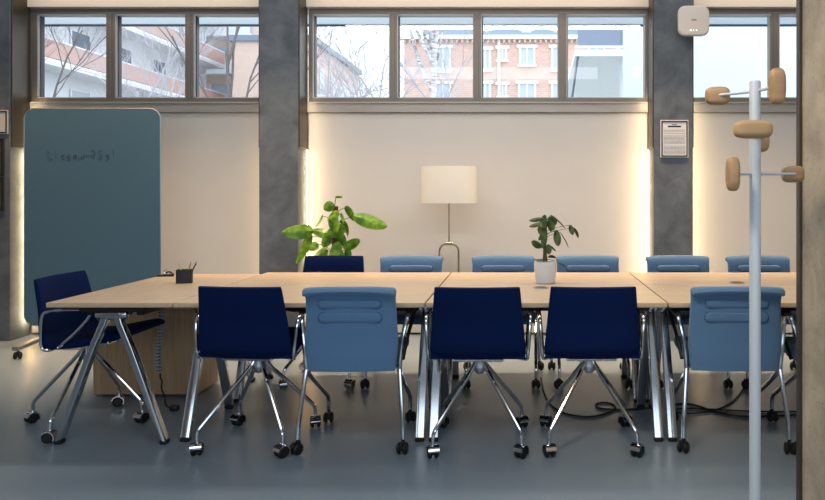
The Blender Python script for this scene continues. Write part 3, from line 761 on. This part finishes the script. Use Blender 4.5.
def tree(name,px,Y,h,r0,m,label,seed,spread=.5,levels=5,lean=0,first=.3,nb=3):
    rnd=random.Random(seed); mb=MB(); x=(px-VX)*Y/F
    def grow(p,d,L,r,lv):
        pts=[p]; q=p
        for k in range(4):
            d=(d+Vector((rnd.uniform(-.16,.16),rnd.uniform(-.16,.16),rnd.uniform(-.05,.12)))).normalized(); q=q+d*L/4; pts.append(q)
        mb.tube(pts,[r*(1-.12*k) for k in range(5)],m if lv<3 else ('twig' if m=='birch' else m),6 if lv<2 else 4,cap=False)
        if lv>=levels: return
        for k in range(nb if lv else nb+2):
            t=rnd.uniform(first if lv==0 else .3,1); i=min(int(t*4),3); s=pts[i].lerp(pts[i+1],t*4-i)
            nd=(d+Vector((rnd.uniform(-1,1),rnd.uniform(-1,1),rnd.uniform(-.2,.7)))*spread*1.5).normalized()
            grow(s,nd,L*rnd.uniform(.5,.72),r*.5,lv+1)
    grow(Vector((0,0,-.05)),Vector((lean,0,1)),h*.6,r0,0)
    o=mb.build(name,loc=(x,Y,0)); tag(o,label,'tree'); return o
tree('bare_tree',72,14,5.6,.05,'bark','bare dark tree in front of the balcony block, behind the leftmost pane',4,.6,6,0,.4,4)
tree('bare_tree',236,17,8,.065,'bark','bare dark tree beside the middle pillar, behind the left window',11,.5,6,0,.3,4)
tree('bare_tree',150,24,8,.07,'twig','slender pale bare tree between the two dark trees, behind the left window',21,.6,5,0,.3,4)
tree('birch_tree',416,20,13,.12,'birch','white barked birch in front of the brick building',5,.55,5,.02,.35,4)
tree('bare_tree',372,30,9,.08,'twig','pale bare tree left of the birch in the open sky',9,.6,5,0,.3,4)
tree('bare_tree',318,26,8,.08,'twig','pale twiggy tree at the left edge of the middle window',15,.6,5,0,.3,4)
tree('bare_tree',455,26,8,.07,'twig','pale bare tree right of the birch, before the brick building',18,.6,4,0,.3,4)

# ------------------------------------------------------------------ light
w=bpy.data.worlds.new('sky'); bpy.context.scene.world=w; w.use_nodes=True
bg=w.node_tree.nodes['Background']; bg.inputs[0].default_value=(.9,.955,1,1); bg.inputs[1].default_value=2.9
def area(name,loc,size,energy,color,target=None,rot=None):
    l=bpy.data.lights.new(name,'AREA'); l.shape='RECTANGLE'; l.size,l.size_y=size; l.energy=energy; l.color=color
    o=bpy.data.objects.new(name,l); C.objects.link(o); o.location=loc
    if target is not None: o.rotation_euler=(Vector(target)-Vector(loc)).to_track_quat('-Z','Y').to_euler()
    if rot: o.rotation_euler=rot
    return o
# ceiling lamps over the table, warm cove washing the wall above the windows, daylight from windows behind the camera
area('table_lamp_row',(-.3,4.5,3.28),(3.6,.25),56,(1,.93,.86),rot=(0,0,0))
area('wall_wash_row',(-.5,5.6,3.28),(8.5,.15),24,(1,.95,.9),target=(-.5,5.75,0))
dl=area('downlight_row',(-.8,5.62,3.28),(8,.15),80,(1,.68,.4),target=(-.8,5.66,0)); dl.data.spread=math.radians(55)
sp=bpy.data.lights.new('pillar_fill_spot','SPOT'); sp.energy=170; sp.color=(1,.83,.6); sp.spot_size=math.radians(62); sp.spot_blend=.7; sp.shadow_soft_size=.25  # added unseen lamp that brightens the near pillar's left face
so=bpy.data.objects.new('pillar_fill_spot',sp); C.objects.link(so); so.location=(-.6,1.7,3.2); so.rotation_euler=(Vector((1.25,2.55,.5))-Vector((-.6,1.7,3.2))).to_track_quat('-Z','Y').to_euler()
area('cove_row',(-.5,6.18,3.18),(9,.04),13,(1,.8,.55),target=(-.5,6.3,3.0))
area('daylight_front',(0,-2.9,1.9),(8,1.8),135,(.74,.87,1),target=(0,3,1.0))
area('ceiling_front',(0,1.2,3.28),(4,1.2),52,(.9,.95,1),rot=(0,0,0))

for i,(a,b_) in enumerate(cols[:3]):            # the light strips' own light, grazing the boarded wall on both sides
    for side in (1,-1):
        if i==0 and side<0: continue
        x=(b_ if side>0 else a)+side*.014
        o=area('strip_and_fill_light',(x,6.24,1.15),(2.1,.02),{(1,-1):1.1,(1,1):2.6,(0,1):3}.get((i,side),4.0),(1,.76,.46))
        zd=-Vector((side*.75,.66,0)).normalized(); xd=Vector((0,0,1)); yd=zd.cross(xd)
        o.rotation_euler=Matrix((xd,yd,zd)).transposed().to_euler()
for x,sd,e in ((cols[0][1],1,6.5),(cols[1][1],1,2.2),(cols[2][0],-1,2.2)):     # added unseen fill lamps turned back at the pillar flanks to brighten them
    o=area('strip_and_fill_light',(x+sd*.055,6.28,.9),(1.56,.02),e,(1,.76,.42))
    zd=Vector((sd,0,0)); xd=Vector((0,0,1)); o.rotation_euler=Matrix((xd,zd.cross(xd),zd)).transposed().to_euler()
# ------------------------------------------------------------------ camera
cam=bpy.data.cameras.new('camera'); co=bpy.data.objects.new('camera',cam); C.objects.link(co)
co.location=(0,0,H); co.rotation_euler=(PI/2,0,0)
cam.sensor_width=36; cam.lens=F/825*36; cam.shift_x=-(VX-412.5)/825; cam.shift_y=-(250-VY)/825
cam.clip_start=.05; cam.clip_end=300
sc_=bpy.context.scene; sc_.camera=co
sc_.view_settings.view_transform='Standard'; sc_.view_settings.look='None'; sc_.view_settings.gamma=1; sc_.view_settings.use_curve_mapping=False
sc_.view_settings.exposure=0
